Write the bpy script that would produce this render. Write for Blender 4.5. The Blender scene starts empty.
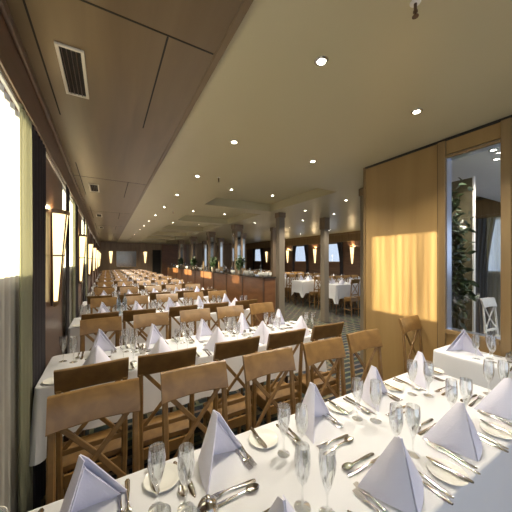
import bpy, bmesh, math, random
from mathutils import Vector, Matrix, noise
R = random.Random(7)
PI = math.pi
SC = bpy.context.scene
COL = SC.collection
S = 0.65                    # whole place is drawn in working units, then brought to metres at the end
T = 1.20                    # table top above floor
CZ = 2.20                   # eye height
CEIL = CZ + 1.50
COFF = CZ + 1.73
WOODC = CZ + 1.47
XL, XJ, XW, XR, YE, YB = -0.60, 0.72, 3.64, 13.0, 25.0, -2.0

# ------------------------------------------------------------------ materials
MATS = {}
def new_mat(name):
    m = bpy.data.materials.new(name); m.use_nodes = True
    nt = m.node_tree
    for n in list(nt.nodes): nt.nodes.remove(n)
    out = nt.nodes.new('ShaderNodeOutputMaterial')
    MATS[name] = m
    return m, nt, out
def pbsdf(nt, col=(.8,.8,.8), rough=.5, metal=0., **kw):
    b = nt.nodes.new('ShaderNodeBsdfPrincipled')
    b.inputs['Base Color'].default_value = (*col, 1)
    b.inputs['Roughness'].default_value = rough
    b.inputs['Metallic'].default_value = metal
    for k, v in kw.items(): b.inputs[k.replace('_', ' ')].default_value = v
    return b
def plain(name, col, rough=.5, metal=0., var=.08, scale=6., bump=0., bscale=60., **kw):
    m, nt, out = new_mat(name)
    b = pbsdf(nt, col, rough, metal, **kw)
    tc = nt.nodes.new('ShaderNodeTexCoord')
    n = nt.nodes.new('ShaderNodeTexNoise'); n.inputs['Scale'].default_value = scale
    nt.links.new(tc.outputs['Object'], n.inputs['Vector'])
    r = nt.nodes.new('ShaderNodeValToRGB')
    r.color_ramp.elements[0].color = (*[c*(1-var) for c in col], 1)
    r.color_ramp.elements[1].color = (*[min(1, c*(1+var)) for c in col], 1)
    nt.links.new(n.outputs['Fac'], r.inputs['Fac'])
    nt.links.new(r.outputs['Color'], b.inputs['Base Color'])
    if bump:
        n2 = nt.nodes.new('ShaderNodeTexNoise'); n2.inputs['Scale'].default_value = bscale
        nt.links.new(tc.outputs['Object'], n2.inputs['Vector'])
        bp = nt.nodes.new('ShaderNodeBump'); bp.inputs['Strength'].default_value = bump; bp.inputs['Distance'].default_value = .004
        nt.links.new(n2.outputs['Fac'], bp.inputs['Height'])
        nt.links.new(bp.outputs['Normal'], b.inputs['Normal'])
    nt.links.new(b.outputs[0], out.inputs[0])
    return m
def wood(name, c1, c2, rough=.4, stretch=(12, 12, 1.2), scale=1.5, coat=0.):
    m, nt, out = new_mat(name)
    b = pbsdf(nt, c1, rough)
    b.inputs['Coat Weight'].default_value = coat; b.inputs['Coat Roughness'].default_value = .25
    tc = nt.nodes.new('ShaderNodeTexCoord'); mp = nt.nodes.new('ShaderNodeMapping')
    mp.inputs['Scale'].default_value = stretch
    nt.links.new(tc.outputs['Object'], mp.inputs['Vector'])
    n = nt.nodes.new('ShaderNodeTexNoise'); n.inputs['Scale'].default_value = scale
    n.inputs['Detail'].default_value = 6; n.inputs['Distortion'].default_value = .6
    nt.links.new(mp.outputs[0], n.inputs['Vector'])
    r = nt.nodes.new('ShaderNodeValToRGB')
    r.color_ramp.elements[0].position = .3; r.color_ramp.elements[1].position = .7
    r.color_ramp.elements[0].color = (*c1, 1); r.color_ramp.elements[1].color = (*c2, 1)
    nt.links.new(n.outputs['Fac'], r.inputs['Fac'])
    nt.links.new(r.outputs['Color'], b.inputs['Base Color'])
    nt.links.new(b.outputs[0], out.inputs[0])
    return m
def emit(name, col, strength):
    m, nt, out = new_mat(name)
    e = nt.nodes.new('ShaderNodeEmission'); e.inputs['Color'].default_value = (*col, 1)
    e.inputs['Strength'].default_value = strength
    nt.links.new(e.outputs[0], out.inputs[0]); return m
def thin_glass(name, tint=(.97,.98,.98), base=.15, edge=.9, rough=.02):
    m, nt, out = new_mat(name)
    t = nt.nodes.new('ShaderNodeBsdfTransparent'); t.inputs['Color'].default_value = (*tint, 1)
    g = nt.nodes.new('ShaderNodeBsdfGlossy'); g.inputs['Roughness'].default_value = rough
    g.inputs['Color'].default_value = (.95,.95,.95,1)
    lw = nt.nodes.new('ShaderNodeLayerWeight'); lw.inputs['Blend'].default_value = .35
    mr = nt.nodes.new('ShaderNodeMapRange'); mr.inputs['To Min'].default_value = base; mr.inputs['To Max'].default_value = edge
    nt.links.new(lw.outputs['Facing'], mr.inputs['Value'])
    mx = nt.nodes.new('ShaderNodeMixShader')
    nt.links.new(mr.outputs[0], mx.inputs[0]); nt.links.new(t.outputs[0], mx.inputs[1]); nt.links.new(g.outputs[0], mx.inputs[2])
    nt.links.new(mx.outputs[0], out.inputs[0]); return m
def sheer(name, col, transp, transl=.6):
    m, nt, out = new_mat(name)
    t = nt.nodes.new('ShaderNodeBsdfTransparent')
    d = nt.nodes.new('ShaderNodeBsdfDiffuse'); d.inputs['Color'].default_value = (*col, 1)
    l = nt.nodes.new('ShaderNodeBsdfTranslucent'); l.inputs['Color'].default_value = (*col, 1)
    tc = nt.nodes.new('ShaderNodeTexCoord'); mp = nt.nodes.new('ShaderNodeMapping'); mp.inputs['Scale'].default_value = (1, 24, .5)
    n = nt.nodes.new('ShaderNodeTexNoise'); n.inputs['Scale'].default_value = 1
    nt.links.new(tc.outputs['Object'], mp.inputs[0]); nt.links.new(mp.outputs[0], n.inputs['Vector'])
    mr = nt.nodes.new('ShaderNodeMapRange')
    mr.inputs['From Min'].default_value = .3; mr.inputs['From Max'].default_value = .7
    mr.inputs['To Min'].default_value = transp*.25; mr.inputs['To Max'].default_value = transp*1.75
    nt.links.new(n.outputs['Fac'], mr.inputs['Value'])
    m1 = nt.nodes.new('ShaderNodeMixShader'); m1.inputs[0].default_value = transl
    nt.links.new(d.outputs[0], m1.inputs[1]); nt.links.new(l.outputs[0], m1.inputs[2])
    m2 = nt.nodes.new('ShaderNodeMixShader')
    nt.links.new(mr.outputs[0], m2.inputs[0]); nt.links.new(m1.outputs[0], m2.inputs[1]); nt.links.new(t.outputs[0], m2.inputs[2])
    nt.links.new(m2.outputs[0], out.inputs[0]); return m

CHAIRW = wood('chair_wood', (.168,.088,.027), (.25,.140,.044), .38, (14,14,14), 1.2, .25)
PANELW = wood('panel_wood', (.285,.18,.070), (.35,.23,.095), .42, (5,5,.5), 1.4, .15)
FRAMEW = wood('frame_wood', (.20,.128,.055), (.27,.178,.08), .4, (8,8,1), 1.4, .2)
CEILW = wood('ceiling_veneer', (.122,.080,.037), (.162,.110,.053), .36, (6,.5,6), 1.6, .12)
DARKW = wood('dark_wood', (.06,.028,.014), (.10,.05,.025), .4, (6,6,1), 2., .2)
PELMW = wood('pelmet_wood', (.085,.045,.026), (.14,.075,.045), .35, (8,.8,8), 2., .3)
BARW = wood('bar_wood', (.14,.058,.022), (.21,.092,.035), .3, (2,2,8), 1.5, .4)
CREAM = plain('cream_ceiling', (.48,.43,.275), .36, var=.03, scale=1.2)
GREYC = plain('column_paint', (.215,.18,.135), .45, var=.06, scale=3)
COLW = wood('column_veneer', (.17,.115,.068), (.24,.17,.10), .35, (7,7,.7), 2., .2)
MIRR = plain('mirror', (.55,.55,.52), .06, 1., var=.02)
MIRR2 = plain('dull_reflection_mirror', (.22,.19,.15), .12, 1., var=.1)  # dark brown tint paints a dull room reflection into the glass
PLAST = plain('daylight_white_plaster', (.84,.84,.86), .7, var=.02)  # bluish white carries the daylight brightness of the lobby ceiling
CLOTH = plain('white_linen', (.70,.71,.74), .85, var=.015, scale=8, bump=.15, bscale=250)
NAPK = plain('napkin_linen', (.79,.79,.93), .85, var=.015, scale=8, bump=.15, bscale=200)
CHINA = plain('white_china', (.78,.78,.74), .18, var=.01)
STEEL = plain('polished_steel', (.52,.50,.47), .16, 1., var=.04)
CHROME = plain('chrome', (.7,.7,.68), .12, 1., var=.02)
ALU = plain('sky_tinted_aluminium', (.62,.66,.80), .28, 1., var=.02)  # pale blue puts the sky's reflection into the jamb metal's colour
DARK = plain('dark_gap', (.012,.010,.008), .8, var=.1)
WHITEM = plain('white_paint', (.75,.74,.70), .4, var=.02)
GRILLE = plain('vent_frame_paint', (.62,.58,.50), .4, var=.02)
GLASS = thin_glass('drinking_glass')
PANE = thin_glass('window_glass', (.96,.98,1), .03, .35)
BOTTLE = thin_glass('bottle_glass', (.72,.84,.95), .12, .7)
GREENB = thin_glass('green_bottle_glass', (.25,.5,.25), .12, .6)
SHEER = sheer('sheer_curtain', (.86,.86,.80), .34)
CURT = sheer('cream_drape', (.30,.30,.21), .05, .28)
DRAPE = plain('dark_drape', (.030,.026,.030), .9, var=.2, scale=10)
GDRAPE = plain('grey_drape', (.16,.17,.18), .9, var=.1)
LEAF = plain('ficus_leaf', (.022,.045,.016), .35, var=.4, scale=8)
BARK = plain('ficus_bark', (.14,.10,.06), .8, var=.2)
POT = plain('dark_pot', (.10,.085,.07), .4)
OLIVE = plain('olive_panel', (.13,.115,.07), .3, var=.1)
BTOP = plain('bar_top_stone', (.035,.028,.022), .14, var=.2)
BULB = emit('downlight_bulb', (1, .93, .78), 26)
SHADE = emit('sconce_shade', (1, .74, .34), 2.0)
def carpet():
    m, nt, out = new_mat('patterned_carpet')
    b = pbsdf(nt, (.05,.05,.06), .95)
    tc = nt.nodes.new('ShaderNodeTexCoord')
    mp = nt.nodes.new('ShaderNodeMapping'); mp.inputs['Scale'].default_value = (1/S, 1/S, 1/S)
    nt.links.new(tc.outputs['Object'], mp.inputs[0])
    br = nt.nodes.new('ShaderNodeTexBrick'); br.inputs['Scale'].default_value = 2.6
    br.inputs['Color1'].default_value = (.012,.016,.03,1); br.inputs['Color2'].default_value = (.030,.045,.042,1)
    br.inputs['Mortar'].default_value = (.22,.19,.12,1); br.inputs['Mortar Size'].default_value = .07; br.inputs['Mortar Smooth'].default_value = .1
    br.inputs['Brick Width'].default_value = .9; br.inputs['Row Height'].default_value = .42
    nt.links.new(mp.outputs[0], br.inputs['Vector'])
    n = nt.nodes.new('ShaderNodeTexNoise'); n.inputs['Scale'].default_value = 5
    nt.links.new(mp.outputs[0], n.inputs['Vector'])
    mx = nt.nodes.new('ShaderNodeMix'); mx.data_type = 'RGBA'; mx.blend_type = 'MULTIPLY'; mx.inputs[0].default_value = .7
    nt.links.new(br.outputs['Color'], mx.inputs[6]); nt.links.new(n.outputs['Color'], mx.inputs[7])
    nt.links.new(mx.outputs[2], b.inputs['Base Color'])
    nt.links.new(b.outputs[0], out.inputs[0]); return m
CARPET = carpet()

# ------------------------------------------------------------------ mesh helpers
def box(bm, x0, x1, y0, y1, z0, z1, bev=0.):
    b2 = bmesh.new()
    bmesh.ops.create_cube(b2, size=1)
    for v in b2.verts:
        v.co = Vector(((x0+x1)/2 + v.co.x*(x1-x0), (y0+y1)/2 + v.co.y*(y1-y0), (z0+z1)/2 + v.co.z*(z1-z0)))
    if bev: bmesh.ops.bevel(b2, geom=list(b2.edges), offset=bev, segments=2, profile=.6, affect='EDGES')
    merge(bm, b2)
def merge(bm, b2, mat=None):
    me = bpy.data.meshes.new('tmp'); b2.to_mesh(me); b2.free()
    if mat: me.transform(mat)
    bm.from_mesh(me); bpy.data.meshes.remove(me)
def lathe(bm, prof, n=20, c=(0,0,0), a0=0., a1=2*PI):
    full = abs(a1-a0-2*PI) < 1e-6
    rings = []
    cnt = n if full else n+1
    for r, z in prof:
        if r < 1e-6: rings.append([bm.verts.new((c[0], c[1], c[2]+z))])
        else: rings.append([bm.verts.new((c[0]+r*math.cos(a0+(a1-a0)*i/n), c[1]+r*math.sin(a0+(a1-a0)*i/n), c[2]+z)) for i in range(cnt)])
    for A, B in zip(rings, rings[1:]):
        for i in range(n):
            j = (i+1) % cnt
            if len(A) == 1 and len(B) == 1: continue
            if len(A) == 1: bm.faces.new((A[0], B[j], B[i]))
            elif len(B) == 1: bm.faces.new((A[i], A[j], B[0]))
            else: bm.faces.new((A[i], A[j], B[j], B[i]))
def sweep(bm, pts, w, t, side=None, rnd=.25):
    """bar of width w (along side) and thickness t following pts, with chamfered corners"""
    pts = [Vector(p) for p in pts]
    rings = []
    for i, p in enumerate(pts):
        d = (pts[min(i+1, len(pts)-1)] - pts[max(i-1, 0)]).normalized()
        s = Vector(side) if side else Vector((1,0,0))
        s = (s - d*s.dot(d)).normalized(); u = d.cross(s)
        ww = w[i] if isinstance(w, (list, tuple)) else w
        tt = t[i] if isinstance(t, (list, tuple)) else t
        c = rnd*min(ww, tt)
        a, b = ww/2, tt/2
        pr = [(a-c,b),(-a+c,b),(-a,b-c),(-a,-b+c),(-a+c,-b),(a-c,-b),(a,-b+c),(a,b-c)]
        rings.append([bm.verts.new(p + s*x + u*y) for x, y in pr])
    for A, B in zip(rings, rings[1:]):
        for i in range(8):
            j = (i+1) % 8
            bm.faces.new((A[i], A[j], B[j], B[i]))
    bm.faces.new(rings[0][::-1]); bm.faces.new(rings[-1])
def obj(name, bm, mat, parent=None, smooth=None):
    bmesh.ops.recalc_face_normals(bm, faces=list(bm.faces))
    me = bpy.data.meshes.new(name); bm.to_mesh(me); bm.free()
    me.materials.append(mat)
    if smooth is not None:
        for p in me.polygons: p.use_smooth = True
        try: me.set_sharp_from_angle(angle=math.radians(smooth))
        except Exception: pass
    o = bpy.data.objects.new(name, me); COL.objects.link(o)
    if parent: o.parent = parent
    return o
def tag(o, label, cat, group=None, kind=None):
    o['label'] = label; o['category'] = cat
    if group: o['group'] = group
    if kind: o['kind'] = kind
    return o
def struct(name, bm, mat, parent=None, smooth=None):
    o = obj(name, bm, mat, parent, smooth)
    if not parent: o['kind'] = 'structure'
    return o
def thing(name, label, cat, loc=(0,0,0), rz=0, group=None):
    o = bpy.data.objects.new(name, None); COL.objects.link(o)
    o.empty_display_size = .05
    o.location = loc; o.rotation_euler = (0,0,rz)
    return tag(o, label, cat, group)
def dup(root, loc, rz, label, group=None):
    r = root.copy(); COL.objects.link(r); r.location = loc; r.rotation_euler = (0,0,rz)
    r['label'] = label
    if group: r['group'] = group
    for ch in list(root.children):
        c = ch.copy(); COL.objects.link(c); c.parent = r
        for g in list(ch.children):
            d = g.copy(); COL.objects.link(d); d.parent = c
    return r
class Proto:
    """first use moves the built thing itself, later uses copy it"""
    def __init__(self, root): self.root = root; self.used = False
    def put(self, loc, rz, label, group=None):
        if not self.used:
            self.used = True; r = self.root
            r.location = loc; r.rotation_euler = (0,0,rz); r['label'] = label
            if group: r['group'] = group
            return r
        return dup(self.root, loc, rz, label, group)
ORD = ['first','second','third','fourth','fifth','sixth','seventh','eighth','ninth','tenth','eleventh','twelfth','thirteenth','fourteenth','fifteenth','sixteenth']
def seatword(i): return ['leftmost','second','middle','fourth','rightmost'][i]
def tname(k): return 'front table' if k == 0 else ORD[k] + ' table back'
def rname(k): return ['nearest','second','third','fourth','fifth','sixth'][k] + ' right-hand table'

# ------------------------------------------------------------------ shell
bm = bmesh.new(); box(bm, XL-.2, XR+.2, YB, YE+.2, -.1, 0); struct('floor', bm, CARPET)
# openings along the window walls
PITCH = 3.27
WC = [-.535 + PITCH*i for i in range(8)]
WL = [-1.07 + PITCH*i for i in range(8)]
HW, WZ0, WZ1 = .85, CZ-.16, CZ+1.12
def window_wall(name, x0, x1, centres, ya, yb, mat):
    bm = bmesh.new()
    box(bm, x0, x1, ya, yb, 0, WZ0); box(bm, x0, x1, ya, yb, WZ1, CEIL+.3)
    e = ya
    for c in centres:
        box(bm, x0, x1, e, c-HW, WZ0, WZ1); e = c+HW
    box(bm, x0, x1, e, yb, WZ0, WZ1)
    return struct(name, bm, mat)
window_wall('wall_left', XL-.15, XL, WL, YB, YE, PELMW)
window_wall('wall_right', XR, XR+.15, WC[2:], 4.9, YE, PELMW)
bm = bmesh.new(); box(bm, XL-.15, XR+.15, YE, YE+.15, 0, CEIL+.3); struct('wall_back', bm, COLW)
wn = 0
def window(x, c, xin):
    global wn
    wn += 1
    bm = bmesh.new()
    a, b = min(x, xin), max(x, xin)
    for y0, y1, z0, z1 in ((c-HW, c-HW+.06, WZ0, WZ1), (c+HW-.06, c+HW, WZ0, WZ1), (c-HW+.06, c+HW-.06, WZ0, WZ0+.06), (c-HW+.06, c+HW-.06, WZ1-.06, WZ1)):
        box(bm, a, b, y0, y1, z0, z1, .006)
    f = struct('window_%d' % wn, bm, FRAMEW)
    bm = bmesh.new(); m = (a+b)/2
    box(bm, m-.004, m+.004, c-HW+.06, c+HW-.06, WZ0+.06, WZ1-.06)
    obj('pane', bm, PANE, f)
for c in WL: window(XL-.13, c, XL-.03)
for c in WC[2:]: window(XR+.03, c, XR+.13)

# cream ceiling with raised coffers
bm = bmesh.new()
CX0, CX1 = 2.28, 4.40
TOPZ = CEIL+.34
def cb(x0, x1, y0, y1, z): box(bm, x0, x1, y0, y1, z, TOPZ)
cb(XJ, CX0, YB, YE, CEIL)
cb(CX0, 5.15, YB, 4.10, CEIL)
cb(CX1, 5.15, 4.10, YE, CEIL)
coffers = []
y = 4.10
while y < YE-3:
    coffers.append((y, y+2.72)); y += PITCH
e = 4.10
for a, b in coffers:
    if a > e: cb(CX0, CX1, e, a, CEIL)
    cb(CX0, CX1, a, b, COFF); e = b
cb(CX0, CX1, e, YE, CEIL)
cb(5.15, 7.2, YB, YE, CEIL)
cb(7.2, XR+.15, YB, YE, COFF)
struct('ceiling', bm, CREAM)
bm = bmesh.new(); box(bm, 3.78, 8.88, YB, 2.70, CEIL-.02, CEIL+.01); struct('ceiling.002', bm, PLAST)
# polished wood strip by the windows
bm = bmesh.new(); box(bm, XL-.15, XJ-.05, YB, YE, WOODC, TOPZ)
cw = struct('ceiling.001', bm, CEILW)
bm = bmesh.new()
SEG = 3.72
for i in range(7):
    o = SEG*i
    g = .006
    box(bm, XL+.02, XJ-.06, 1.77+o-g, 1.77+o+g, WOODC-.002, WOODC+.01)
    box(bm, -.41-g, -.41+g, 1.94+o-.9, 3.27+o, WOODC-.002, WOODC+.01)
    box(bm, .348-g, .348+g, 1.78+o, 3.15+o, WOODC-.002, WOODC+.01)
obj('panel_joint', bm, DARK, cw)
bm = bmesh.new(); box(bm, XJ-.05, XJ, YB, YE, WOODC-.008, TOPZ, .008); struct('trim_1', bm, CEILW)
# pelmet boards and cove along both window walls
def pelmet(n, xa, xb, xrail0, xrail1, ya):
    bm = bmesh.new()
    box(bm, min(xa, xb), max(xa, xb), ya, YE, CZ+1.10, WOODC, .012)
    sgn = 1 if xb > xa else -1
    box(bm, min(xb, xb+sgn*.03), max(xb, xb+sgn*.03), ya, YE, WOODC-.07, WOODC, .01)
    box(bm, min(xb, xb+sgn*.015), max(xb, xb+sgn*.015), ya, YE, CZ+1.10, CZ+1.15, .005)
    t = struct('trim_%d' % n, bm, PELMW)
    bm = bmesh.new(); box(bm, xrail0, xrail1, ya, YE, CZ+1.075, CZ+1.10, .004)
    obj('curtain_rail', bm, WHITEM, t)
pelmet(2, XL, XL+.075, XL+.045, XL+.065, YB)
bm = bmesh.new()
box(bm, XR-.10, XR, 4.9, YE, CZ+1.14, COFF-.12, .012); box(bm, XR-.16, XR, 4.9, YE, COFF-.12, COFF, .02)
t3 = struct('trim_3', bm, FRAMEW)
# piers between the left windows
PIER = [4.37 + PITCH*i for i in range(-1, 7)]
for i, p in enumerate(PIER):
    bm = bmesh.new(); box(bm, XL, XL+.05, p-1.13, p+.20, 0, CZ+1.10, .008)
    struct('trim_%d' % (4+i), bm, PELMW)
# wood partition on the right with glazed opening
OY0, OY1, OZ0, OZ1 = 1.12, 1.63, CZ-.85, CZ+1.25
WY1 = 2.79
bm = bmesh.new()
X2 = XW+.12
box(bm, XW, X2, OY1+.06, WY1, 0, CEIL); box(bm, XW, X2, YB, OY0-.06, 0, CEIL)
box(bm, XW, X2, OY0-.06, OY1+.06, 0, OZ0-.05); box(bm, XW, X2, OY0-.06, OY1+.06, OZ1+.05, CEIL)
pw = struct('wall_partition', bm, PANELW)
bm = bmesh.new()
box(bm, XW-.03, XW+.01, OY1+.005, OY1+.09, 0, CEIL-.03, .006); box(bm, XW-.03, XW+.01, OY0-.09, OY0-.005, 0, CEIL-.03, .006)
box(bm, XW-.03, XW+.01, OY0-.005, OY1+.005, OZ1, OZ1+.03, .006); box(bm, XW-.035, XW+.01, OY0-.005, OY1+.005, OZ0-.05, OZ0, .006)
box(bm, XW-.012, XW+.01, OY0-.005, OY1+.005, OZ0-.5, OZ0-.44, .004)
box(bm, XW-.02, XW+.01, OY0-.6, OY0-.5, 0, CEIL-.03, .006)
obj('opening_frame', bm, FRAMEW, pw)
bm = bmesh.new()
for yy in (OY1+.1, OY0-.1): box(bm, XW-.004, XW+.002, yy-.005, yy+.005, 0, CEIL-.04)
box(bm, XW-.015, XW+.002, YB, WY1, CEIL-.03, CEIL-.002)
obj('shadow_gap', bm, DARK, pw)
wn += 1
bm = bmesh.new()
box(bm, XW+.012, X2, OY1, OY1+.055, OZ0, OZ1); box(bm, XW+.012, X2, OY0-.055, OY0, OZ0, OZ1)
box(bm, XW+.012, X2, OY0-.055, OY1+.055, OZ0-.045, OZ0); box(bm, XW+.012, X2, OY0-.055, OY1+.055, OZ1, OZ1+.045)
f = struct('window_%d' % wn, bm, ALU)
bm = bmesh.new(); box(bm, XW+.08, XW+.088, OY0, OY1, OZ0, OZ1); obj('pane', bm, PANE, f)
bm = bmesh.new(); box(bm, XW-.015, X2+.015, WY1, WY1+.035, 0, CEIL-.003, .004); struct('trim_20', bm, FRAMEW)

# lobby side wall behind the glass
LX = 8.9
bm = bmesh.new()
ly0, ly1, lz0, lz1 = 2.2, 3.08, CZ-.35, CZ+1.12
box(bm, LX, LX+.12, YB, 5.0, 0, lz0); box(bm, LX, LX+.12, YB, 5.0, lz1, COFF)
box(bm, LX, LX+.12, 1.75, ly0, lz0, lz1); box(bm, LX, LX+.12, ly1, 5.0, lz0, lz1)  # unseen stretch left open, an added gap for more lobby daylight
lw_ = struct('wall_lobby', bm, OLIVE)
bm = bmesh.new(); box(bm, LX-.12, LX, YB, 5.0, lz1+.02, COFF-.1, .02); obj('pelmet', bm, FRAMEW, lw_)
wn += 1
bm = bmesh.new()
for a in ((ly0, ly0+.05, lz0, lz1), (ly1-.05, ly1, lz0, lz1), (ly0+.05, ly1-.05, lz0, lz0+.05), (ly0+.05, ly1-.05, lz1-.05, lz1)): box(bm, LX+.03, LX+.1, *a)
f = struct('window_%d' % wn, bm, WHITEM)
bm = bmesh.new(); box(bm, LX+.06, LX+.068, ly0+.05, ly1-.05, lz0+.05, lz1-.05); obj('pane', bm, PANE, f)

# ------------------------------------------------------------------ curtains
def curtain(bm, x, y0, y1, z0, z1, amp, waves, tie=0., x_out=0.):
    n = int(waves*10); m = 14
    g = []
    for j in range(m+1):
        tz = j/m; row = []
        for i in range(n+1):
            u = i/n
            yy = y0 + (y1-y0)*u
            if tie: yy = y0 + (yy-y0)*(1 - tie*math.sin(PI*min(1, max(0, (1-tz)*.9)))**1.0)
            xx = x + amp*math.sin(u*waves*2*PI + .6*math.sin(3*tz+u*5)) * (.75+.4*(1-tz))
            row.append(bm.verts.new((xx, yy, z0+(z1-z0)*tz)))
        g.append(row)
    for j in range(m):
        for i in range(n): bm.faces.new((g[j][i], g[j][i+1], g[j+1][i+1], g[j+1][i]))
for i, c in enumerate(WL):
    if c > 12: break
    w = 'front left window' if i == 1 else ('left window behind the viewer' if i == 0 else ORD[i-1] + ' left window')
    bm = bmesh.new(); curtain(bm, XL+.035, c-HW, c+HW, .02, CZ+1.08, .012, 15)
    tag(obj('sheer_curtain', bm, SHEER, None, 60), 'thin white sheer curtain glowing with daylight over the ' + w, 'curtain', 'sheer curtains on the left windows')
    bm = bmesh.new(); curtain(bm, XL+.073, c+.18, c+.53, .02, CZ+1.09, .016, 4)
    tag(obj('cream_curtain', bm, CURT, None, 60), 'narrow pale olive curtain gathered at the far side of the ' + w, 'curtain', 'cream curtains on the left windows')
    bm = bmesh.new(); curtain(bm, XL+.075, c+.51, c+1.03, .02, CZ+1.09, .016, 5)
    tag(obj('dark_drape', bm, DRAPE, None, 60), 'dark heavy drape hanging at the far side of the ' + w, 'curtain', 'dark drapes on the left wall')
    if i > 1:
        bm = bmesh.new(); curtain(bm, XL+.085, c-HW, c-HW+.38, .02, CZ+1.09, .016, 3)
        tag(obj('dark_drape', bm, DRAPE, None, 60), 'dark heavy drape hanging at the near side of the ' + w, 'curtain', 'dark drapes on the left wall')
for i, c in enumerate(WC[2:]):
    for s in (1, -1):
        bm = bmesh.new(); curtain(bm, XR-.06, c+s*(HW+.10), c+s*(HW-.42), .02, CZ+1.14, .03, 4, tie=.55)
        tag(obj('dark_drape', bm, DRAPE, None, 60), 'dark tied-back drape on the %s side of the %s right wall window' % ('far' if s > 0 else 'near', ORD[i]), 'curtain', 'dark drapes on the right wall')
bm = bmesh.new(); curtain(bm, LX-.05, ly1+.20, ly1-.26, .02, lz1, .025, 4, tie=.4)
tag(obj('grey_drape', bm, GDRAPE, None, 60), 'grey tied drape beside the lobby window behind the glass', 'curtain')
bm = bmesh.new(); curtain(bm, LX-.02, ly0, ly1, .02, lz1, .008, 9)
tag(obj('sheer_curtain', bm, SHEER, None, 60), 'white sheer curtain on the lobby window seen through the glass', 'curtain')

# ------------------------------------------------------------------ wall sconces
def make_sconce():
    t = thing('wall_sconce', 'sconce', 'wall lamp')
    # local: back on x=0, sticks out to +x, z from -.58 to .60
    H0, H1 = -.48, .52
    r0, r1 = .045, .135
    bm = bmesh.new(); lathe(bm, [(r0, H0), (r0+(r1-r0)*.5, (H0+H1)/2), (r1, H1)], 14, (.02,0,0), -PI/2, PI/2)
    obj('shade', bm, SHADE, t, 50)
    bm = bmesh.new(); lathe(bm, [(0,H1), (r1+.014, H1), (r1+.02, H1+.02), (r1+.016, H1+.045), (r1-.02, H1+.045)], 14, (.02,0,0), -PI/2, PI/2)
    obj('top_rim', bm, FRAMEW, t, 30)
    bm = bmesh.new(); lathe(bm, [(0,H0-.06), (.03,H0-.05), (r0+.012,H0-.01), (r0+.012,H0+.012), (0,H0+.012)], 14, (.02,0,0), -PI/2, PI/2)
    obj('bottom_cap', bm, FRAMEW, t, 30)
    bm = bmesh.new(); zz = .05; rr = r0+(r1-r0)*(zz-H0)/(H1-H0)
    lathe(bm, [(rr+.004, zz-.008), (rr+.012, zz-.008), (rr+.012, zz+.008), (rr+.004, zz+.008)], 14, (.02,0,0), -PI/2, PI/2)
    obj('band', bm, DARKW, t, 30)
    for a in (-PI/2, -.5, .5, PI/2):
        bm = bmesh.new()
        sweep(bm, [(.02+(r0+.008)*math.cos(a), (r0+.008)*math.sin(a), H0), (.02+(r1+.008)*math.cos(a), (r1+.008)*math.sin(a), H1)], .014, .014)
        obj('bar', bm, DARKW, t)
    bm = bmesh.new(); box(bm, 0, .018, -.05, .05, H0-.04, H1+.02, .006); obj('back_plate', bm, DARKW, t)
    return t
sc = Proto(make_sconce())
for i, p in enumerate(PIER[1:]):
    sc.put((XL+.05, p-.62, CZ), 0, 'glowing amber tapered wall lamp on the left wall, %s from the front' % ORD[i], 'lamps between the left windows')
RP = [c - PITCH/2 for c in WC[2:]] + [WC[-1]+PITCH/2]
for i, p in enumerate(RP[1:-1]):
    sc.put((XR, p, CZ+.25), PI, 'glowing amber tapered lamp on the far right wall, %s from the right' % ORD[i], 'lamps between the right windows')
sc.put((2.95, YE, CZ+.2), -PI/2, 'glowing amber wall lamp on the far end wall beside the mirror', 'lamps on the end wall')
sc.put((.28, YE, CZ+.2), -PI/2, 'glowing amber wall lamp in the left corner of the end wall', 'lamps on the end wall')

# ------------------------------------------------------------------ ceiling fittings
def make_downlight():
    t = thing('ceiling_downlight', 'x', 'ceiling light')
    bm = bmesh.new(); lathe(bm, [(.030,0), (.032,-.010), (.044,-.012), (.052,-.006), (.053,0)], 20); obj('rim', bm, CHROME, t, 40)
    bm = bmesh.new(); lathe(bm, [(0,-.009), (.02,-.008), (.031,-.003), (.031,0)], 16); obj('bulb', bm, BULB, t, 40)
    return t
dl = Proto(make_downlight())
LIGHTS = []
def downlight(x, y, z, label, group, e=1.):
    dl.put((x, y, z), 0, label, group)
    LIGHTS.append((x, y, z-.03, e))
for k in range(15): downlight(1.40, 1.46+1.55*k, CEIL, 'small recessed ceiling light, %s in the left-hand row from the front' % ORD[k], 'downlights in the left row', 1. if k < 4 else 1.5)
for k in range(2): downlight(2.71, 1.48+1.53*k, CEIL, 'small recessed ceiling light in the right-hand row, %s' % ['nearer to the wood wall window', 'above the aisle'][k], 'downlights in the right row')
for k in range(6):
    for x, s in ((2.65, 'left'), (3.85, 'right')):
        downlight(x, 5.85+PITCH*k, COFF, 'small %s ceiling light inside the %s raised coffer' % (s, ORD[k]), 'downlights in the coffers', 1.5)
for k in range(4):
    for x, s in ((5.2, 'left'), (6.4, 'right')):
        downlight(x, 4.56+1.55*k, CEIL, 'small ceiling light between the columns, %s row, %s from the front' % (s, ORD[k]), 'downlights between the columns')
for k in range(4):  # added lights that brighten the raised right-hand ceiling
    for x, s in ((8.3, 'left'), (11.2, 'right')):
        downlight(x, 8.4+2.6*k, COFF, 'small added fill light over the right-hand tables, %s row, %s from the front' % (s, ORD[k]), 'added downlights over the right tables', 1.3)
downlight(4.50, 1.46, CEIL-.02, 'ceiling light in the lobby seen through the glass, nearer one', 'lobby downlights')
downlight(4.95, 1.57, CEIL-.02, 'ceiling light in the lobby seen through the glass, farther one', 'lobby downlights')
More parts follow.
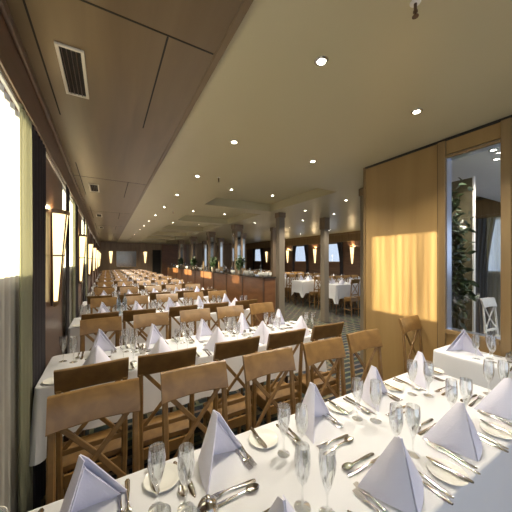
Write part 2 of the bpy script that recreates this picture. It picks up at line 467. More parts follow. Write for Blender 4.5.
def make_sprinkler():
    t = thing('fire_sprinkler', 'x', 'sprinkler')
    bm = bmesh.new(); lathe(bm, [(0,-.012), (.026,-.010), (.032,0)], 16); obj('escutcheon', bm, WHITEM, t, 40)
    bm = bmesh.new(); lathe(bm, [(.009,-.008), (.009,-.05), (.013,-.052), (.013,-.06), (0,-.062)], 10); obj('pipe', bm, DARKW, t, 40)
    bm = bmesh.new(); lathe(bm, [(0,-.086), (.018,-.086), (.018,-.083), (.006,-.082), (.004,-.060), (0,-.06)], 12); obj('deflector', bm, DARKW, t, 40)
    return t
sp = Proto(make_sprinkler())
for x, y, l in ((1.56,.86,'small dark sprinkler hanging from the ceiling at the top edge'), (1.76,4.45,'small dark sprinkler on the ceiling beside the left row of lights'), (1.76,8.2,'tiny sprinkler on the ceiling farther down the left row')):
    sp.put((x, y, CEIL+.003), 0, l, 'ceiling sprinklers')
def make_vent():
    t = thing('air_vent', 'x', 'vent')
    w, l, b = .085, .31, .022
    bm = bmesh.new()
    for a in ((-w, -w+b, -l, l), (w-b, w, -l, l), (-w+b, w-b, -l, -l+b), (-w+b, w-b, l-b, l)): box(bm, *a, -.014, 0, .004)
    obj('frame', bm, GRILLE, t)
    bm = bmesh.new(); box(bm, -w+b, w-b, -l+b, l-b, -.003, 0); obj('backing', bm, DARK, t)
    for i in range(4):
        x = -w+b+.014+i*.028
        bm = bmesh.new(); sweep(bm, [(x, -l+b, -.009), (x, l-b, -.009)], .004, .012, (1,0,.4)); obj('slat', bm, DARKW, t)
    return t
vt = Proto(make_vent())
for k, y in enumerate((2.50, 6.25, 10.0, 13.7)):
    vt.put((-.225, y, WOODC), 0, 'louvred air vent in the wood ceiling strip, %s from the front' % ORD[k], 'vents in the wood ceiling')

# ------------------------------------------------------------------ columns
CW = [('slim', 4.73, 3.58), ('slim', 4.80, 6.85), ('slim', 6.72, 6.85), ('slim', 6.72, 10.12)] + [('clad', 4.85, 10.12+PITCH*k) for k in range(4)] + [('clad', 6.72, 13.4+PITCH*k) for k in range(3)]
cn = 0
for kind, x, y in CW:
    w = .105 if kind == 'slim' else .18
    near = {(4.73,3.58): 'slim square column half hidden by the wood partition', (4.80,6.85): 'slim grey square column by the end of the bar', (6.72,6.85): 'slim square column standing in the patterned carpet aisle', (6.72,10.12): 'square column standing behind the slim grey column'}
    lab = near.get((x, y)) or ('square veneered column with dark mirror strips rising behind the bar, %s from the right' % ORD[round((y-10.12)/PITCH)] if x < 5 else 'square veneered column in the second column row behind the bar, %s from the right' % ORD[round((y-13.4)/PITCH)])
    t = thing('column', lab, 'column', (x, y, 0), 0, 'dining room columns')
    bm = bmesh.new(); box(bm, -w, w, -w, w, 0, CEIL-.0, .012); obj('shaft', bm, (GREYC if kind == 'slim' and y < 9 else COLW), t)
    bm = bmesh.new(); box(bm, -w-.02, w+.02, -w-.02, w+.02, CEIL-(.42 if (x,y)==(6.72,6.85) else .16), CEIL, .01); obj('capital', bm, COLW, t)
    if kind == 'clad':
        for sx, sy in ((-1,0), (0,-1)):
            bm = bmesh.new()
            if sx: box(bm, -w-.006, -w+.002, -w*.42, w*.42, 1.75, CEIL-.3)
            else: box(bm, -w*.42, w*.42, -w-.006, -w+.002, 1.75, CEIL-.3)
            obj('mirror_strip', bm, MIRR, t)

# ------------------------------------------------------------------ chairs
def make_chair(wmat):
    t = thing('dining_chair', 'x', 'chair')
    HWd = .205
    def back_y(z):      # the back leans away from the sitter
        return -.20 - .055*max(0, (z-.72)/.73)**1.3
    for s in (-1, 1):
        bm = bmesh.new()
        zs = [0,.35,.72,.95,1.15,1.30]
        sweep(bm, [(s*HWd*(.93 if z < .5 else 1), back_y(z) - (.03*(1-z/.72) if z < .72 else 0), z) for z in zs], [.030,.036,.042,.040,.038,.034], [.032,.038,.045,.036,.030,.026], (1,0,0))
        obj('back_leg', bm, wmat, t, 30)
        bm = bmesh.new()
        sweep(bm, [(s*.195, .11, 0), (s*.195, .105, .68)], [.030,.042], [.030,.042], (1,0,0)); obj('front_leg', bm, wmat, t, 30)
    # broad curved top rail, its lower edge slightly arched
    bm = bmesh.new()
    n = 14; rings = []
    for i in range(n+1):
        u = -1+2*i/n
        x = u*(HWd+.022)
        cy = back_y(1.40) + .004 - .014*(1-u*u)
        z1 = 1.458; z0 = 1.282+.008*(1-u*u)-.003*abs(u)
        th = .015
        e = .007
        rings.append([bm.verts.new((x, cy+a-.30*(z-1.37), z)) for a, z in ((th,z0+e),(th,z1-e),(th-e,z1),(-th+e,z1),(-th,z1-e),(-th,z0+e),(-th+e,z0),(th-e,z0))])
    for A, B in zip(rings, rings[1:]):
        for k in range(8): bm.faces.new((A[k], A[(k+1)%8], B[(k+1)%8], B[k]))
    bm.faces.new(rings[0]); bm.faces.new(rings[-1][::-1])
    obj('top_rail', bm, wmat, t, 40)
    for s in (-1, 1):
        bm = bmesh.new()
        sweep(bm, [(s*(HWd-.028), back_y(1.30)+.006, 1.305), (0, back_y(1.1)-.010-.007*s, 1.09), (-s*(HWd-.025), back_y(.87), .865)], .030, .014, (1,0,0))
        obj('cross_bar', bm, wmat, t, 30)
    bm = bmesh.new(); sweep(bm, [(-HWd, back_y(.85), .85), (HWd, back_y(.85), .85)], .022, .045, (0,1,0)); obj('lower_rail', bm, wmat, t)
    bm = bmesh.new()
    box(bm, -.215, .215, -.185, .135, .685, .735, .018)
    obj('seat', bm, wmat, t, 40)
    bm = bmesh.new()
    box(bm, -.18, .18, .10, .122, .60, .685); box(bm, -.205, -.185, -.19, .11, .60, .685); box(bm, .185, .205, -.19, .11, .60, .685); box(bm, -.18, .18, -.215, -.195, .60, .685)
    obj('apron', bm, wmat, t)
    for s in (-1, 1):
        bm = bmesh.new(); sweep(bm, [(s*.193, -.215, .26), (s*.193, .11, .26)], .020, .030, (1,0,0)); obj('stretcher', bm, wmat, t)
    return t
ch = Proto(make_chair(CHAIRW))
SEATS = [-.075, .47, 1.08, 1.66, 2.26]
CH_OFF = [(.03,.0), (.07,.0), (.06,0), (.06,0), (.04,0)]
X0T, X1T = -.485, 2.56
ROWP = 2.065
NROW = 11
D0 = .56; DEPTH = .785
def jig(a): return R.uniform(-a, a)
for k in range(NROW):
    y0 = D0 + ROWP*k; y1 = y0+DEPTH
    for i, sx in enumerate(SEATS):
        ch.put((sx+CH_OFF[i][0]+jig(.012), y1+.178+jig(.012), 0), PI+jig(.04), 'cross-back wooden chair facing the viewer, %s on far side of %s' % (seatword(i), tname(k)), 'chairs on the far side of the left tables')
        if k > 0:
            ch.put((sx+CH_OFF[i][0]*.2-.03+jig(.02), y0-.148+jig(.015), 0), jig(.05), 'cross-back wooden chair seen from behind, %s on near side of %s' % (seatword(i), tname(k)), 'chairs on the near side of the left tables')
ch.put((3.44, 1.70, 0), PI+.06, 'cross-back wooden chair at the wood partition, head of the small side table')

# ------------------------------------------------------------------ tables and cloths
def make_table(x0, x1, y0, y1, label, group):
    t = thing('dining_table', label, 'table', ((x0+x1)/2, (y0+y1)/2, 0), 0, group)
    a, b = (x1-x0)/2-.01, (y1-y0)/2-.01
    bm = bmesh.new(); box(bm, -a, a, -b, b, T-.06, T-.008, .01); obj('table_top', bm, DARKW, t)
    for sx in (-1, 1):
        for sy in (-1, 1):
            bm = bmesh.new(); sweep(bm, [(sx*(a-.12), sy*(b-.1), 0), (sx*(a-.12), sy*(b-.1), T-.06)], [.05,.06], [.05,.06]); obj('leg', bm, DARKW, t)
    return t
def make_cloth(x0, x1, y0, y1, label, group, drop=.42, seed=0, px=.06):
    rr = random.Random(seed)
    bm = bmesh.new(); rc = .045
    cx, cy = (x0+x1)/2, (y0+y1)/2
    x0 -= .012; x1 += .012; y0 -= .012; y1 += .012
    P = []          # (point, normal, cornerness)
    def edge(p, q, nrm):
        L = (Vector(q)-Vector(p)).length; n = max(4, int(L/px))
        for i in range(n):
            t = i/n; P.append((Vector(p).lerp(Vector(q), t), Vector(nrm), min(t, 1-t)*L))
    def corner(c, a0):
        for i in range(7):
            a = a0 + PI/2*i/7; n = Vector((math.cos(a), math.sin(a)))
            P.append((Vector(c)+n*rc, n, 0.))
    edge((x0+rc,y0),(x1-rc,y0),(0,-1)); corner((x1-rc,y0+rc), -PI/2)
    edge((x1,y0+rc),(x1,y1-rc),(1,0)); corner((x1-rc,y1-rc), 0)
    edge((x1-rc,y1),(x0+rc,y1),(0,1)); corner((x0+rc,y1-rc), PI/2)
    edge((x0,y1-rc),(x0,y0+rc),(-1,0)); corner((x0+rc,y0+rc), PI)
    ph = [rr.uniform(0, 6) for _ in range(4)]
    lev = [(-.012, 0.), (-.004, -.002), (0, -.010), (.001,-.03)] + [(None, f) for f in (.2,.4,.6,.8,1.)]
    rings = []
    for off, f in lev:
        ring = []; s = 0; prev = None
        for p, n, cd in P:
            if prev is not None: s += (p-prev).length
            prev = p
            cw = max(0, 1-cd/.15); cw = cw*cw*(3-2*cw)
            if off is not None: o, z = off, f
            else:
                w = math.sin(s*19+ph[0]+1.5*math.sin(s*5+ph[1]))*.5+.5*math.sin(s*43+ph[2])*.35
                o = .004 + f*(.012 + .016*w*(1+1.2*cw)) + cw*f*.022*(1+math.sin(s*60+ph[3])*.5)
                z = -.03 - f*(drop-.03)*(1+.38*cw) + f*.006*math.sin(s*11+ph[1])
            ring.append(bm.verts.new((p.x-cx+n.x*o, p.y-cy+n.y*o, T+z)))
        rings.append(ring)
    N = len(P)
    for A, B in zip(rings, rings[1:]):
        for i in range(N): bm.faces.new((A[i], A[(i+1)%N], B[(i+1)%N], B[i]))
    bm.faces.new(rings[0])
    o = obj('tablecloth', bm, CLOTH, None, 55); o.location = (cx, cy, 0)
    return tag(o, label, 'tablecloth', group)
for k in range(NROW):
    y0 = D0+ROWP*k
    make_table(X0T, X1T, y0, y0+DEPTH, 'long dining table under a white cloth, the %s from the viewer on left' % ORD[k], 'long left-hand tables')
    make_cloth(X0T, X1T, y0, y0+DEPTH, 'white tablecloth over the %s of the left block' % tname(k), 'white cloths on the left tables', seed=k, px=.03 if k < 3 else .06)
RT0 = dict(x0=3.15, x1=3.60, y0=.30, y1=1.54)
make_table(3.15, 3.55, .30, 1.54, 'small side table under a white cloth against the wood partition', None)
make_cloth(3.15, 3.55, .30, 1.54, 'white tablecloth on the small side table against the wood partition', None, seed=77, px=.03)
RY = [7.42+ROWP*k for k in range(6)]
RX0, RX1 = 7.9, 10.96
for k, y0 in enumerate(RY):
    make_table(RX0, RX1, y0, y0+DEPTH, 'long dining table under white cloth beyond the columns, %s' % rname(k), 'right-hand tables')
    make_cloth(RX0, RX1, y0, y0+DEPTH, 'white tablecloth beyond the columns, on the %s' % rname(k), 'white cloths on the right tables', drop=.55, seed=40+k)
    for i in range(5):
        x = RX0+.45+i*.56
        ch.put((x, y0-.31+jig(.02), 0), jig(.05), 'cross-back chair beyond the columns, %s on near side of %s' % (seatword(i), rname(k)), 'chairs on the near side of the right tables')
        if k < 4: ch.put((x, y0+DEPTH+.28+jig(.02), 0), PI+jig(.05), 'cross-back chair beyond the columns, %s on far side of %s' % (seatword(i), rname(k)), 'chairs on the far side of the right tables')

# ------------------------------------------------------------------ tableware
def make_napkin(seed, h=.27):
    rr = random.Random(seed)
    bm = bmesh.new()
    A = Vector((0, -.018, h)); A2 = Vector((0, .014, h-.012)); B = Vector((0, -.105, .0))
    for s in (-1, 1):
        Lp = Vector((s*(.160+rr.uniform(-.008,.008)), .060+rr.uniform(-.01,.01), .0))
        n = 8; g = []
        nr = (Lp-B).cross(A-B).normalized()*s
        if nr.x*s < 0: nr = -nr
        for j in range(n+1):
            v = j/n; row = []
            e0 = B.lerp(A, v); e1 = Lp.lerp(A2 + Vector((s*.006,0,0)), v)
            for i in range(n+1):
                u = i/n
                p = e0.lerp(e1, u)
                p = p + nr*(.016*math.sin(PI*u)*math.sin(PI*min(1, .25+v*.75))) + Vector((s*.0035,0,0))
                p.z += .004*math.sin(PI*u)*(1-v)
                row.append(bm.verts.new(p))
            g.append(row)
        for j in range(n):
            for i in range(n): bm.faces.new((g[j][i], g[j][i+1], g[j+1][i+1], g[j+1][i]))
        # inner folded-over layer, a little smaller
        g = []
        for j in range(n+1):
            v = j/n*.86; row = []
            e0 = B.lerp(A, v) + Vector((s*-.0, .02, 0)); e1 = Lp.lerp(A2, v) + Vector((-s*.02,-.012,0))
            for i in range(n+1):
                u = i/n; p = e0.lerp(e1, u) + nr*(.006*math.sin(PI*u)) ; p.z = max(p.z, .001)
                row.append(bm.verts.new(p))
            g.append(row)
        for j in range(n):
            for i in range(n): bm.faces.new((g[j][i], g[j][i+1], g[j+1][i+1], g[j+1][i]))
    bmesh.ops.recalc_face_normals(bm, faces=list(bm.faces))
    bmesh.ops.solidify(bm, geom=list(bm.faces), thickness=.004)
    for v in bm.verts: v.co.z = max(v.co.z, 0)
    o = obj('folded_napkin', bm, NAPK, None, 50)
    return tag(o, 'x', 'napkin')
naps = [Proto(make_napkin(s, h)) for s, h in ((1,.252), (2,.242), (3,.262))]
def lathe_thing(name, cat, prof, mat, n=20, ang=45):
    bm = bmesh.new(); lathe(bm, prof, n); return tag(obj(name, bm, mat, None, ang), 'x', cat)
WINE = Proto(lathe_thing('wine_glass', 'glass', [(0,.002),(.030,0),(.034,.002),(.020,.008),(.006,.014),(.0042,.04),(.0042,.085),(.009,.098),(.022,.115),(.031,.145),(.034,.18),(.032,.215),(.029,.25),(.0275,.25),(.030,.215),(.032,.18),(.029,.147),(.020,.119),(0,.105)], GLASS))
FLUTE = Proto(lathe_thing('champagne_flute', 'glass', [(0,.002),(.028,0),(.032,.002),(.018,.008),(.006,.014),(.0042,.04),(.0045,.075),(.008,.09),(.022,.125),(.032,.17),(.035,.21),(.032,.25),(.0305,.25),(.0335,.21),(.030,.17),(.020,.129),(0,.10)], GLASS))
PLATE = Proto(lathe_thing('bread_plate', 'plate', [(0,.0025),(.045,.0025),(.048,0),(.052,.0),(.056,.004),(.080,.012),(.082,.014),(.080,.0155),(.056,.0085),(.050,.006),(0,.006)], CHINA, 28))
def flat(bm, outline, z0, th):
    """outline [(half_width, y, dz)] -> thin solid along y"""
    rings = []
    for hw, y, dz in outline:
        rings.append([bm.verts.new((sx*hw*f, y, z0+dz+zz)) for sx, f, zz in ((-1,1,th*.5),(-.6,1,th),(.6,1,th),(1,1,th*.5),(.6,1,0),(-.6,1,0))])
    for A, B in zip(rings, rings[1:]):
        for i in range(6): bm.faces.new((A[i], A[(i+1)%6], B[(i+1)%6], B[i]))
    bm.faces.new(rings[0]); bm.faces.new(rings[-1][::-1])
def make_fork():
    t = thing('fork', 'x', 'cutlery')
    bm = bmesh.new(); flat(bm, [(.006,-.115,.001),(.0105,-.105,.001),(.009,-.05,.004),(.005,0,.008),(.004,.03,.010),(.010,.05,.008),(.0135,.06,.006)], 0, .004)
    obj('handle', bm, STEEL, t, 50)
    for i in range(4):
        x = -.0105+.007*i
        bm = bmesh.new(); sweep(bm, [(x*.95,.058,.008),(x,.085,.0055),(x,.115,.010)], [.0048,.0042,.003], .003, (1,0,0)); obj('tine', bm, STEEL, t, 50)
    return t
def make_knife(l=1.):
    t = thing('knife', 'x', 'cutlery')
    bm = bmesh.new(); flat(bm, [(.006,-.13*l,0),(.011,-.122*l,0),(.010,-.05*l,0),(.0075,-.01*l,0)], 0, .008); obj('handle', bm, STEEL, t, 50)
    bm = bmesh.new(); flat(bm, [(.007,-.011*l,.001),(.0115,.01*l,.001),(.0125,.07*l,.001),(.010,.105*l,.001),(.003,.122*l,.001)], 0, .003); obj('blade', bm, STEEL, t, 50)
    return t
def make_spoon():
    t = thing('spoon', 'x', 'cutlery')
    bm = bmesh.new(); flat(bm, [(.006,-.115,.001),(.0105,-.105,.001),(.009,-.05,.004),(.005,0,.008),(.0045,.045,.008)], 0, .004); obj('handle', bm, STEEL, t, 50)
    bm = bmesh.new()
    rings = []; n = 14
    for r in (1., .75, .45):
        rings.append([bm.verts.new((.020*r*math.cos(2*PI*i/n), .078+.034*r*math.sin(2*PI*i/n), .0015+.010*r*r)) for i in range(n)])
    c = bm.verts.new((0,.078,.001))
    for A, B in zip(rings, rings[1:]):
        for i in range(n): bm.faces.new((A[i], A[(i+1)%n], B[(i+1)%n], B[i]))
    for i in range(n): bm.faces.new((rings[-1][i], rings[-1][(i+1)%n], c))
    obj('bowl', bm, STEEL, t, 60)
    return t
FORK, KNIFE, SPOON, BKNIFE = Proto(make_fork()), Proto(make_knife()), Proto(make_spoon()), Proto(make_knife(.75))
BKNIFE.root.name = 'butter_knife'
def setting(x, y, rz, where, level, gw, nap_rot=None, gl=True, dirn=1):
    c, s = math.cos(rz), math.sin(rz)
    def W(a, b, z=T): return (x+a*c-b*s, y+a*s+b*c, z)
    naps[R.randrange(3)].put(W(jig(.012), jig(.012)), rz + (jig(.35) if nap_rot is None else nap_rot), 'white folded standing napkin at ' + where, 'napkins on ' + gw)
    if gl:
        WINE.put(W(.205+jig(.012), .155+jig(.01)), 0, 'stemmed wine glass at ' + where, 'wine glasses on ' + gw)
        FLUTE.put(W(.292+jig(.01), .10+jig(.012)), 0, 'tall slim flute glass at ' + where, 'flutes on ' + gw)
    if level >= 1: PLATE.put(W(-.288+jig(.01), -.045+jig(.01)), 0, 'round white bread plate at ' + where, 'bread plates on ' + gw)
    if level >= 2:
        FORK.put(W(-.150, -.01+jig(.01)), rz+jig(.05), 'outer fork of two at ' + where, 'forks on ' + gw)
        FORK.put(W(-.172+.05, .0+jig(.01)), rz+jig(.05), 'inner fork of two at ' + where, 'forks on ' + gw)
        KNIFE.put(W(.150, -.005+jig(.01)), rz+jig(.05), 'knife beside the napkin at ' + where, 'knives on ' + gw)
        SPOON.put(W(.184, -.01+jig(.01)), rz+jig(.05), 'soup spoon beside the knife at ' + where, 'spoons on ' + gw)
        FORK.put(W(.0, .165), rz-PI/2+jig(.06), 'small fork lying crosswise at ' + where, 'forks on ' + gw)
        SPOON.put(W(-.0, .205), rz+PI/2+jig(.06), 'dessert spoon lying crosswise at ' + where, 'spoons on ' + gw)
        BKNIFE.put(W(-.262+jig(.01), -.045, T+.0157), rz+jig(.1), 'butter knife on the bread plate at ' + where, 'butter knives on ' + gw)
for k in range(NROW):
    y0 = D0+ROWP*k
    lev = 2 if k < 3 else 1
    if k > 5: lev = 0
    g = 'the ' + tname(k)
    for i, sx in enumerate(SEATS):
        tn = 'front table' if k == 0 else ORD[k] + ' table'
        setting(sx, y0+.105, 0, 'near side %s seat, %s' % (seatword(i), tn), lev, g, -.35+jig(.18))
        setting(sx, y0+DEPTH-.145, PI, 'far side %s seat, %s' % (seatword(i), tn), lev, g, .6+jig(.25))
for k, y0 in enumerate(RY):
    for i in range(5):
        x = RX0+.45+i*.56
        setting(x, y0+.105, 0, 'near %s seat, %s' % (seatword(i), rname(k)), 0, 'the ' + rname(k), gl=True)
        if k < 3: setting(x, y0+DEPTH-.145, PI, 'far %s seat, %s' % (seatword(i), rname(k)), 0, 'the ' + rname(k), gl=True)
naps[0].put((3.36, 1.34, T), PI/2+.5, 'white folded standing napkin on the small side table')
WINE.put((3.24, 1.19, T), 0, 'stemmed wine glass on small side table nearest its napkin')
FLUTE.put((3.36, 1.12, T), 0, 'tall slim flute glass on small side table')
WINE.put((3.27, 1.07, T), 0, 'stemmed wine glass on small side table beside the silver pot')
FORK.put((3.48, 1.18, T), .3, 'fork on the small side table')
KNIFE.put((3.23, .92, T), PI/2+.1, 'knife on the small side table')

def make_shaker(mat, lab):
    t = thing('shaker', lab, 'shaker')
    bm = bmesh.new(); lathe(bm, [(0,0),(.020,0),(.022,.004),(.020,.03),(.016,.055),(.016,.06),(0,.06)], 14); obj('body', bm, mat, t, 40)
    bm = bmesh.new(); lathe(bm, [(.017,.058),(.018,.075),(.013,.085),(0,.088)], 14); obj('cap', bm, STEEL, t, 40)
    return t
SHK = Proto(make_shaker(GLASS, 'x'))
def make_pot():
    t = thing('sugar_bowl', 'x', 'bowl')
    bm = bmesh.new(); lathe(bm, [(0,0),(.026,0),(.028,.004),(.024,.010),(.036,.025),(.041,.05),(.036,.072),(.034,.072),(.038,.05),(.033,.028),(0,.014)], 20); obj('bowl', bm, STEEL, t, 40)
    bm = bmesh.new(); lathe(bm, [(.038,.072),(.030,.086),(.010,.094),(.007,.10),(.010,.106),(0,.112)], 20); obj('lid', bm, STEEL, t, 40)
    return t
POTP = Proto(make_pot())
for k in range(6):
    y = D0+ROWP*k+DEPTH/2
    POTP.put((.33, y-.005, T), 0, 'small silver lidded bowl in the middle of the %s' % tname(k), 'silver bowls on the tables')
    SHK.put((1.56, y+.01, T), 0, 'left glass shaker in the middle of the %s' % tname(k), 'glass shakers')
    SHK.put((1.63, y-.015, T), 0, 'right glass shaker in the middle of the %s' % tname(k), 'glass shakers')
POTP.put((3.42, .98, T), 0, 'small silver lidded bowl on the small side table')
# water bottles and white stand on the third table
yb = D0+2*ROWP+.30
bm = bmesh.new(); box(bm, -.10, .10, -.07, .07, 0, .085, .008); o = obj('bottle_stand', bm, CLOTH); o.location = (.22, yb, T)
tag(o, 'square white linen wrapped stand under the water bottles on third table', 'stand')
def make_bottle(mat):
    t = thing('water_bottle', 'x', 'bottle')
    bm = bmesh.new(); lathe(bm, [(0,.004),(.034,0),(.038,.006),(.038,.19),(.032,.235),(.015,.275),(.013,.32),(0,.32)], 18); obj('body', bm, mat, t, 40)
    bm = bmesh.new(); lathe(bm, [(.016,.315),(.016,.345),(0,.347)], 12); obj('cap', bm, CHROME, t, 40)
    return t
WB = Proto(make_bottle(BOTTLE)); GB = Proto(make_bottle(GREENB))
WB.put((.17, yb, T+.0855), 0, 'left pale blue water bottle on the white stand', 'water bottles')
WB.put((.265, yb+.01, T+.0855), 0, 'right pale blue water bottle on the white stand', 'water bottles')

# ------------------------------------------------------------------ bar
BX0, BX1, BY0, BY1, BZ = 4.16, 4.62, 6.80, 21.5, CZ-.52
t = thing('bar_counter', 'long wooden bar counter with a dark polished top beyond the dining tables', 'bar counter', ((BX0+BX1)/2, (BY0+BY1)/2, 0))
hx, hy = (BX1-BX0)/2, (BY1-BY0)/2
bm = bmesh.new(); box(bm, -hx+.05, hx-.03, -hy+.03, hy, 0, BZ-.05); obj('body', bm, BARW, t)
bm = bmesh.new(); box(bm, -hx, hx, -hy, hy, BZ-.05, BZ, .012); obj('counter_top', bm, BTOP, t)
bm = bmesh.new(); sweep(bm, [(-hx+.01, -hy+.1, .3), (-hx+.01, hy-.1, .3)], .03, .03); obj('foot_rail', bm, STEEL, t)
for k in range(10):
    yy = -hy+.03+.02+1.45*k
    bm = bmesh.new(); box(bm, -hx+.035, -hx+.05, yy, yy+.09, .0, BZ-.05, .004); obj('front_batten', bm, DARKW, t)
TUMB = Proto(lathe_thing('tumbler', 'glass', [(0,.006),(.034,0),(.036,.004),(.042,.13),(.040,.13),(.034,.01),(0,.012)], GLASS, 16))
CUPS = Proto(lathe_thing('stacked_bowls', 'bowl', [(0,0),(.05,0),(.09,.05),(.092,.06),(.088,.06),(.092,.075),(.088,.08),(.092,.095),(.088,.10),(.094,.12),(.088,.12),(.05,.08),(0,.075)], CHINA, 20))
def make_plant(seed, h, rad, n, label, pot_r=.12, pot_h=.18, trunk=.3, leafl=.09):
    rr = random.Random(seed)
    t = thing('potted_plant', label, 'plant')
    bm = bmesh.new(); lathe(bm, [(0,0),(pot_r*.75,0),(pot_r*.8,.01),(pot_r,pot_h-.02),(pot_r*1.05,pot_h),(pot_r*.95,pot_h),(pot_r*.9,pot_h-.03),(0,pot_h-.03)], 20); obj('pot', bm, POT, t, 40)
    bm = bmesh.new()
    tips = []
    for i in range(7):
        a = rr.uniform(0, 2*PI); q = rr.uniform(.2,.8)*rad; z = pot_h + (h-pot_h)*rr.uniform(.55,.95)
        p0 = Vector((rr.uniform(-.02,.02), rr.uniform(-.02,.02), pot_h-.04)); p1 = Vector((math.cos(a)*q*.3, math.sin(a)*q*.3, pot_h+(z-pot_h)*.5)); p2 = Vector((math.cos(a)*q, math.sin(a)*q, z))
        sweep(bm, [p0, p1, p2], [.022*rad/.4,.016*rad/.4,.006], [.022*rad/.4,.016*rad/.4,.006]); tips += [p1.lerp(p2, f) for f in (.1,.4,.7,1.)]
    obj('stem', bm, BARK, t, 50)
    bm = bmesh.new()
    for i in range(n):
        base = rr.choice(tips) + Vector((rr.gauss(0,1), rr.gauss(0,1), rr.gauss(0,1)))*rad*.36
        if math.hypot(base.x, base.y) > rad: continue
        base.z = max(base.z, pot_h+trunk*.2)
        d = Vector((rr.gauss(0,1), rr.gauss(0,1), rr.gauss(-.5,.6))).normalized()
        s = d.cross(Vector((rr.gauss(0,1), rr.gauss(0,1), rr.gauss(0,1)))).normalized(); u = s.cross(d)
        L = leafl*rr.uniform(.7,1.3); w = L*.2
        v = [bm.verts.new(p) for p in (base, base+d*L*.35+s*w+u*L*.05, base+d*L*.75+s*w*.7+u*L*.03, base+d*L, base+d*L*.75-s*w*.7+u*L*.03, base+d*L*.35-s*w+u*L*.05, base+d*L*.5-u*L*.04)]
        bm.faces.new((v[0],v[1],v[6])); bm.faces.new((v[1],v[2],v[6])); bm.faces.new((v[2],v[3],v[6])); bm.faces.new((v[3],v[4],v[6])); bm.faces.new((v[4],v[5],v[6])); bm.faces.new((v[5],v[0],v[6]))
    obj('foliage', bm, LEAF, t, 60)
    return t
pl = Proto(make_plant(5, .62, .17, 420, 'x', .08, .13, .1, .11))
for i, y in enumerate((8.9, 11.8, 14.9, 18.0)):
    pl.put((4.38, y, BZ), i*1.3, 'small leafy green plant on the bar counter, %s from the right' % ORD[i], 'plants on the bar')
q = 0
for i in range(26):
    y = 7.45+.53*i
    if min(abs(y-v) for v in (8.9, 11.8, 14.9, 18.0)) < .3: continue
    if i % 5 == 2:
        CUPS.put((4.38+jig(.06), y, BZ), 0, 'stack of white bowls on the bar counter, %s place from its right end' % (ORD[i] if i < 16 else ORD[i-16]+' farther'), 'bowls on the bar'); continue
    if i % 3 == 0:
        (GB if i % 2 else WB).put((4.42+jig(.06), y, BZ), 0, '%s bottle on the bar counter, %s place from its right end' % ('green' if i % 2 else 'clear', ORD[i] if i < 16 else ORD[i-16]+' farther'), 'bottles on the bar')
    else:
        WINE.put((4.33+jig(.08), y, BZ), 0, 'stemmed glass on the bar counter, %s place from its right end' % (ORD[i] if i < 16 else ORD[i-16]+' farther'), 'glasses on the bar')
        TUMB.put((4.50+jig(.05), y+.18, BZ), 0, 'tumbler on the bar counter, %s place from its right end' % (ORD[i] if i < 16 else ORD[i-16]+' farther'), 'tumblers on the bar')

for i, (x, y) in enumerate(((4.30, 6.95), (4.50, 7.05), (4.31, 7.25), (4.36, 8.2), (4.52, 8.35), (4.34, 9.45))):
    CUPS.put((x, y, BZ), 0, 'stack of white bowls near the right end of the bar, %s of six' % ORD[i], 'bowls on the bar')
# ------------------------------------------------------------------ end wall
t = thing('wall_mirror', 'wide framed mirror on the far end wall', 'mirror', (1.46, YE, CZ+.08))
bm = bmesh.new()
for a in ((-.85,.85,.68,.76), (-.85,.85,-.76,-.68), (-.85,-.77,-.68,.68), (.77,.85,-.68,.68)): box(bm, a[0], a[1], -.05, 0, a[2], a[3], .008)
obj('frame', bm, FRAMEW, t)
bm = bmesh.new(); box(bm, -.77, .77, -.015, 0, -.68, .68); obj('glass', bm, MIRR2, t)
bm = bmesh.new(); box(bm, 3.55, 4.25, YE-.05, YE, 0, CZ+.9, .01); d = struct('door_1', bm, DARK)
bm = bmesh.new(); box(bm, 4.35, 6.6, YE-.06, YE, 0, CEIL-.1, .01); struct('trim_21', bm, BARW)

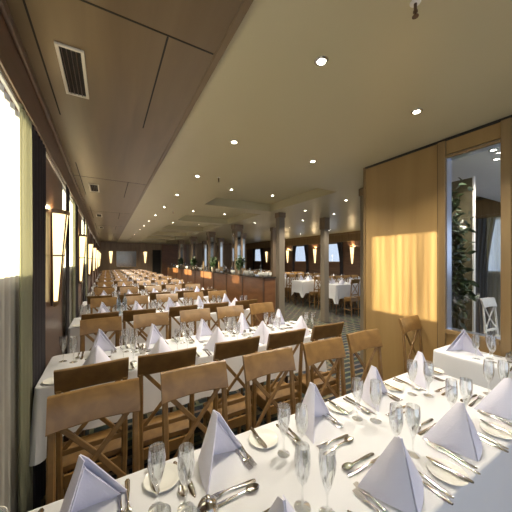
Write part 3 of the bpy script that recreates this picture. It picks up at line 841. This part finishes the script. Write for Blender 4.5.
# ------------------------------------------------------------------ lobby behind the glass
lp = make_plant(11, 3.25, .36, 4600, 'tall leafy ficus in the lobby behind the partition glass', .2, .42, 1.0, .13)
lp.location = (4.22, 1.97, 0)
t = thing('folding_screen', 'dark olive panel with a bright edge behind the ficus', 'screen', (5.12, 2.3, 0))
bm = bmesh.new(); box(bm, -.02, .02, -.38, .50, 0, CZ+1.33, .006); obj('panel', bm, OLIVE, t)
bm = bmesh.new(); box(bm, -.03, .03, -.405, -.38, 0, CZ+1.34, .004); obj('edge_strip', bm, WHITEM, t)
wc = make_chair(WHITEM); wc.location = (6.45, 1.93, 0); wc.rotation_euler = (0,0,PI-.1)
wc['label'] = 'white cross-back chair in the lobby seen through the partition glass'

# ------------------------------------------------------------------ lights
def lamp(name, kind, loc, energy, col, **kw):
    l = bpy.data.lights.new(name, kind); l.energy = energy; l.color = col
    for k, v in kw.items(): setattr(l, k, v)
    o = bpy.data.objects.new(name, l); COL.objects.link(o); o.location = loc; return o
DL = 95.
for x, y, z, e in LIGHTS:
    lamp('downlight_lamp', 'SPOT', (x, y, z), DL*e, (1, .90, .74), spot_size=math.radians(122), spot_blend=.8, shadow_soft_size=.03)
for i, p in enumerate(PIER[1:4]):
    lamp('sconce_lamp', 'POINT', (XL+.13, p-.62, CZ+.60), 2.0, (1, .72, .38), shadow_soft_size=.015)
for p in RP[1:5]:
    lamp('sconce_lamp', 'POINT', (XR-.10, p, CZ+.25+.60), 13, (1, .74, .42), shadow_soft_size=.015)
sun = lamp('sun', 'SUN', (-6, 3, 6), 21., (1, .82, .50), angle=math.radians(.6))
sun.rotation_euler = Vector((4.24, .30, -.68)).to_track_quat('-Z', 'Y').to_euler()
w = bpy.data.worlds.new('world'); SC.world = w; w.use_nodes = True
bg = w.node_tree.nodes['Background']; bg.inputs[0].default_value = (.72,.83,1,1); bg.inputs[1].default_value = .82

# ------------------------------------------------------------------ to metres
for me in bpy.data.meshes: me.transform(Matrix.Scale(S, 4))
for o in bpy.data.objects: o.location = o.location*S
for l in bpy.data.lights:
    if l.type != 'SUN': l.energy *= S*S; l.shadow_soft_size *= S

# ------------------------------------------------------------------ camera
cam = bpy.data.cameras.new('camera'); co = bpy.data.objects.new('camera', cam); COL.objects.link(co)
cam.sensor_fit = 'HORIZONTAL'; cam.sensor_width = 36; cam.lens = 36*261/512; cam.shift_y = 4/512
cam.clip_start = .02; cam.clip_end = 200
co.location = (0, 0, CZ*S)
co.rotation_euler = (PI/2, 0, -math.atan(149/261))
SC.camera = co
vs = SC.view_settings
vs.view_transform = 'Standard'; vs.look = 'None'; vs.exposure = .5; vs.gamma = 1; vs.use_curve_mapping = False
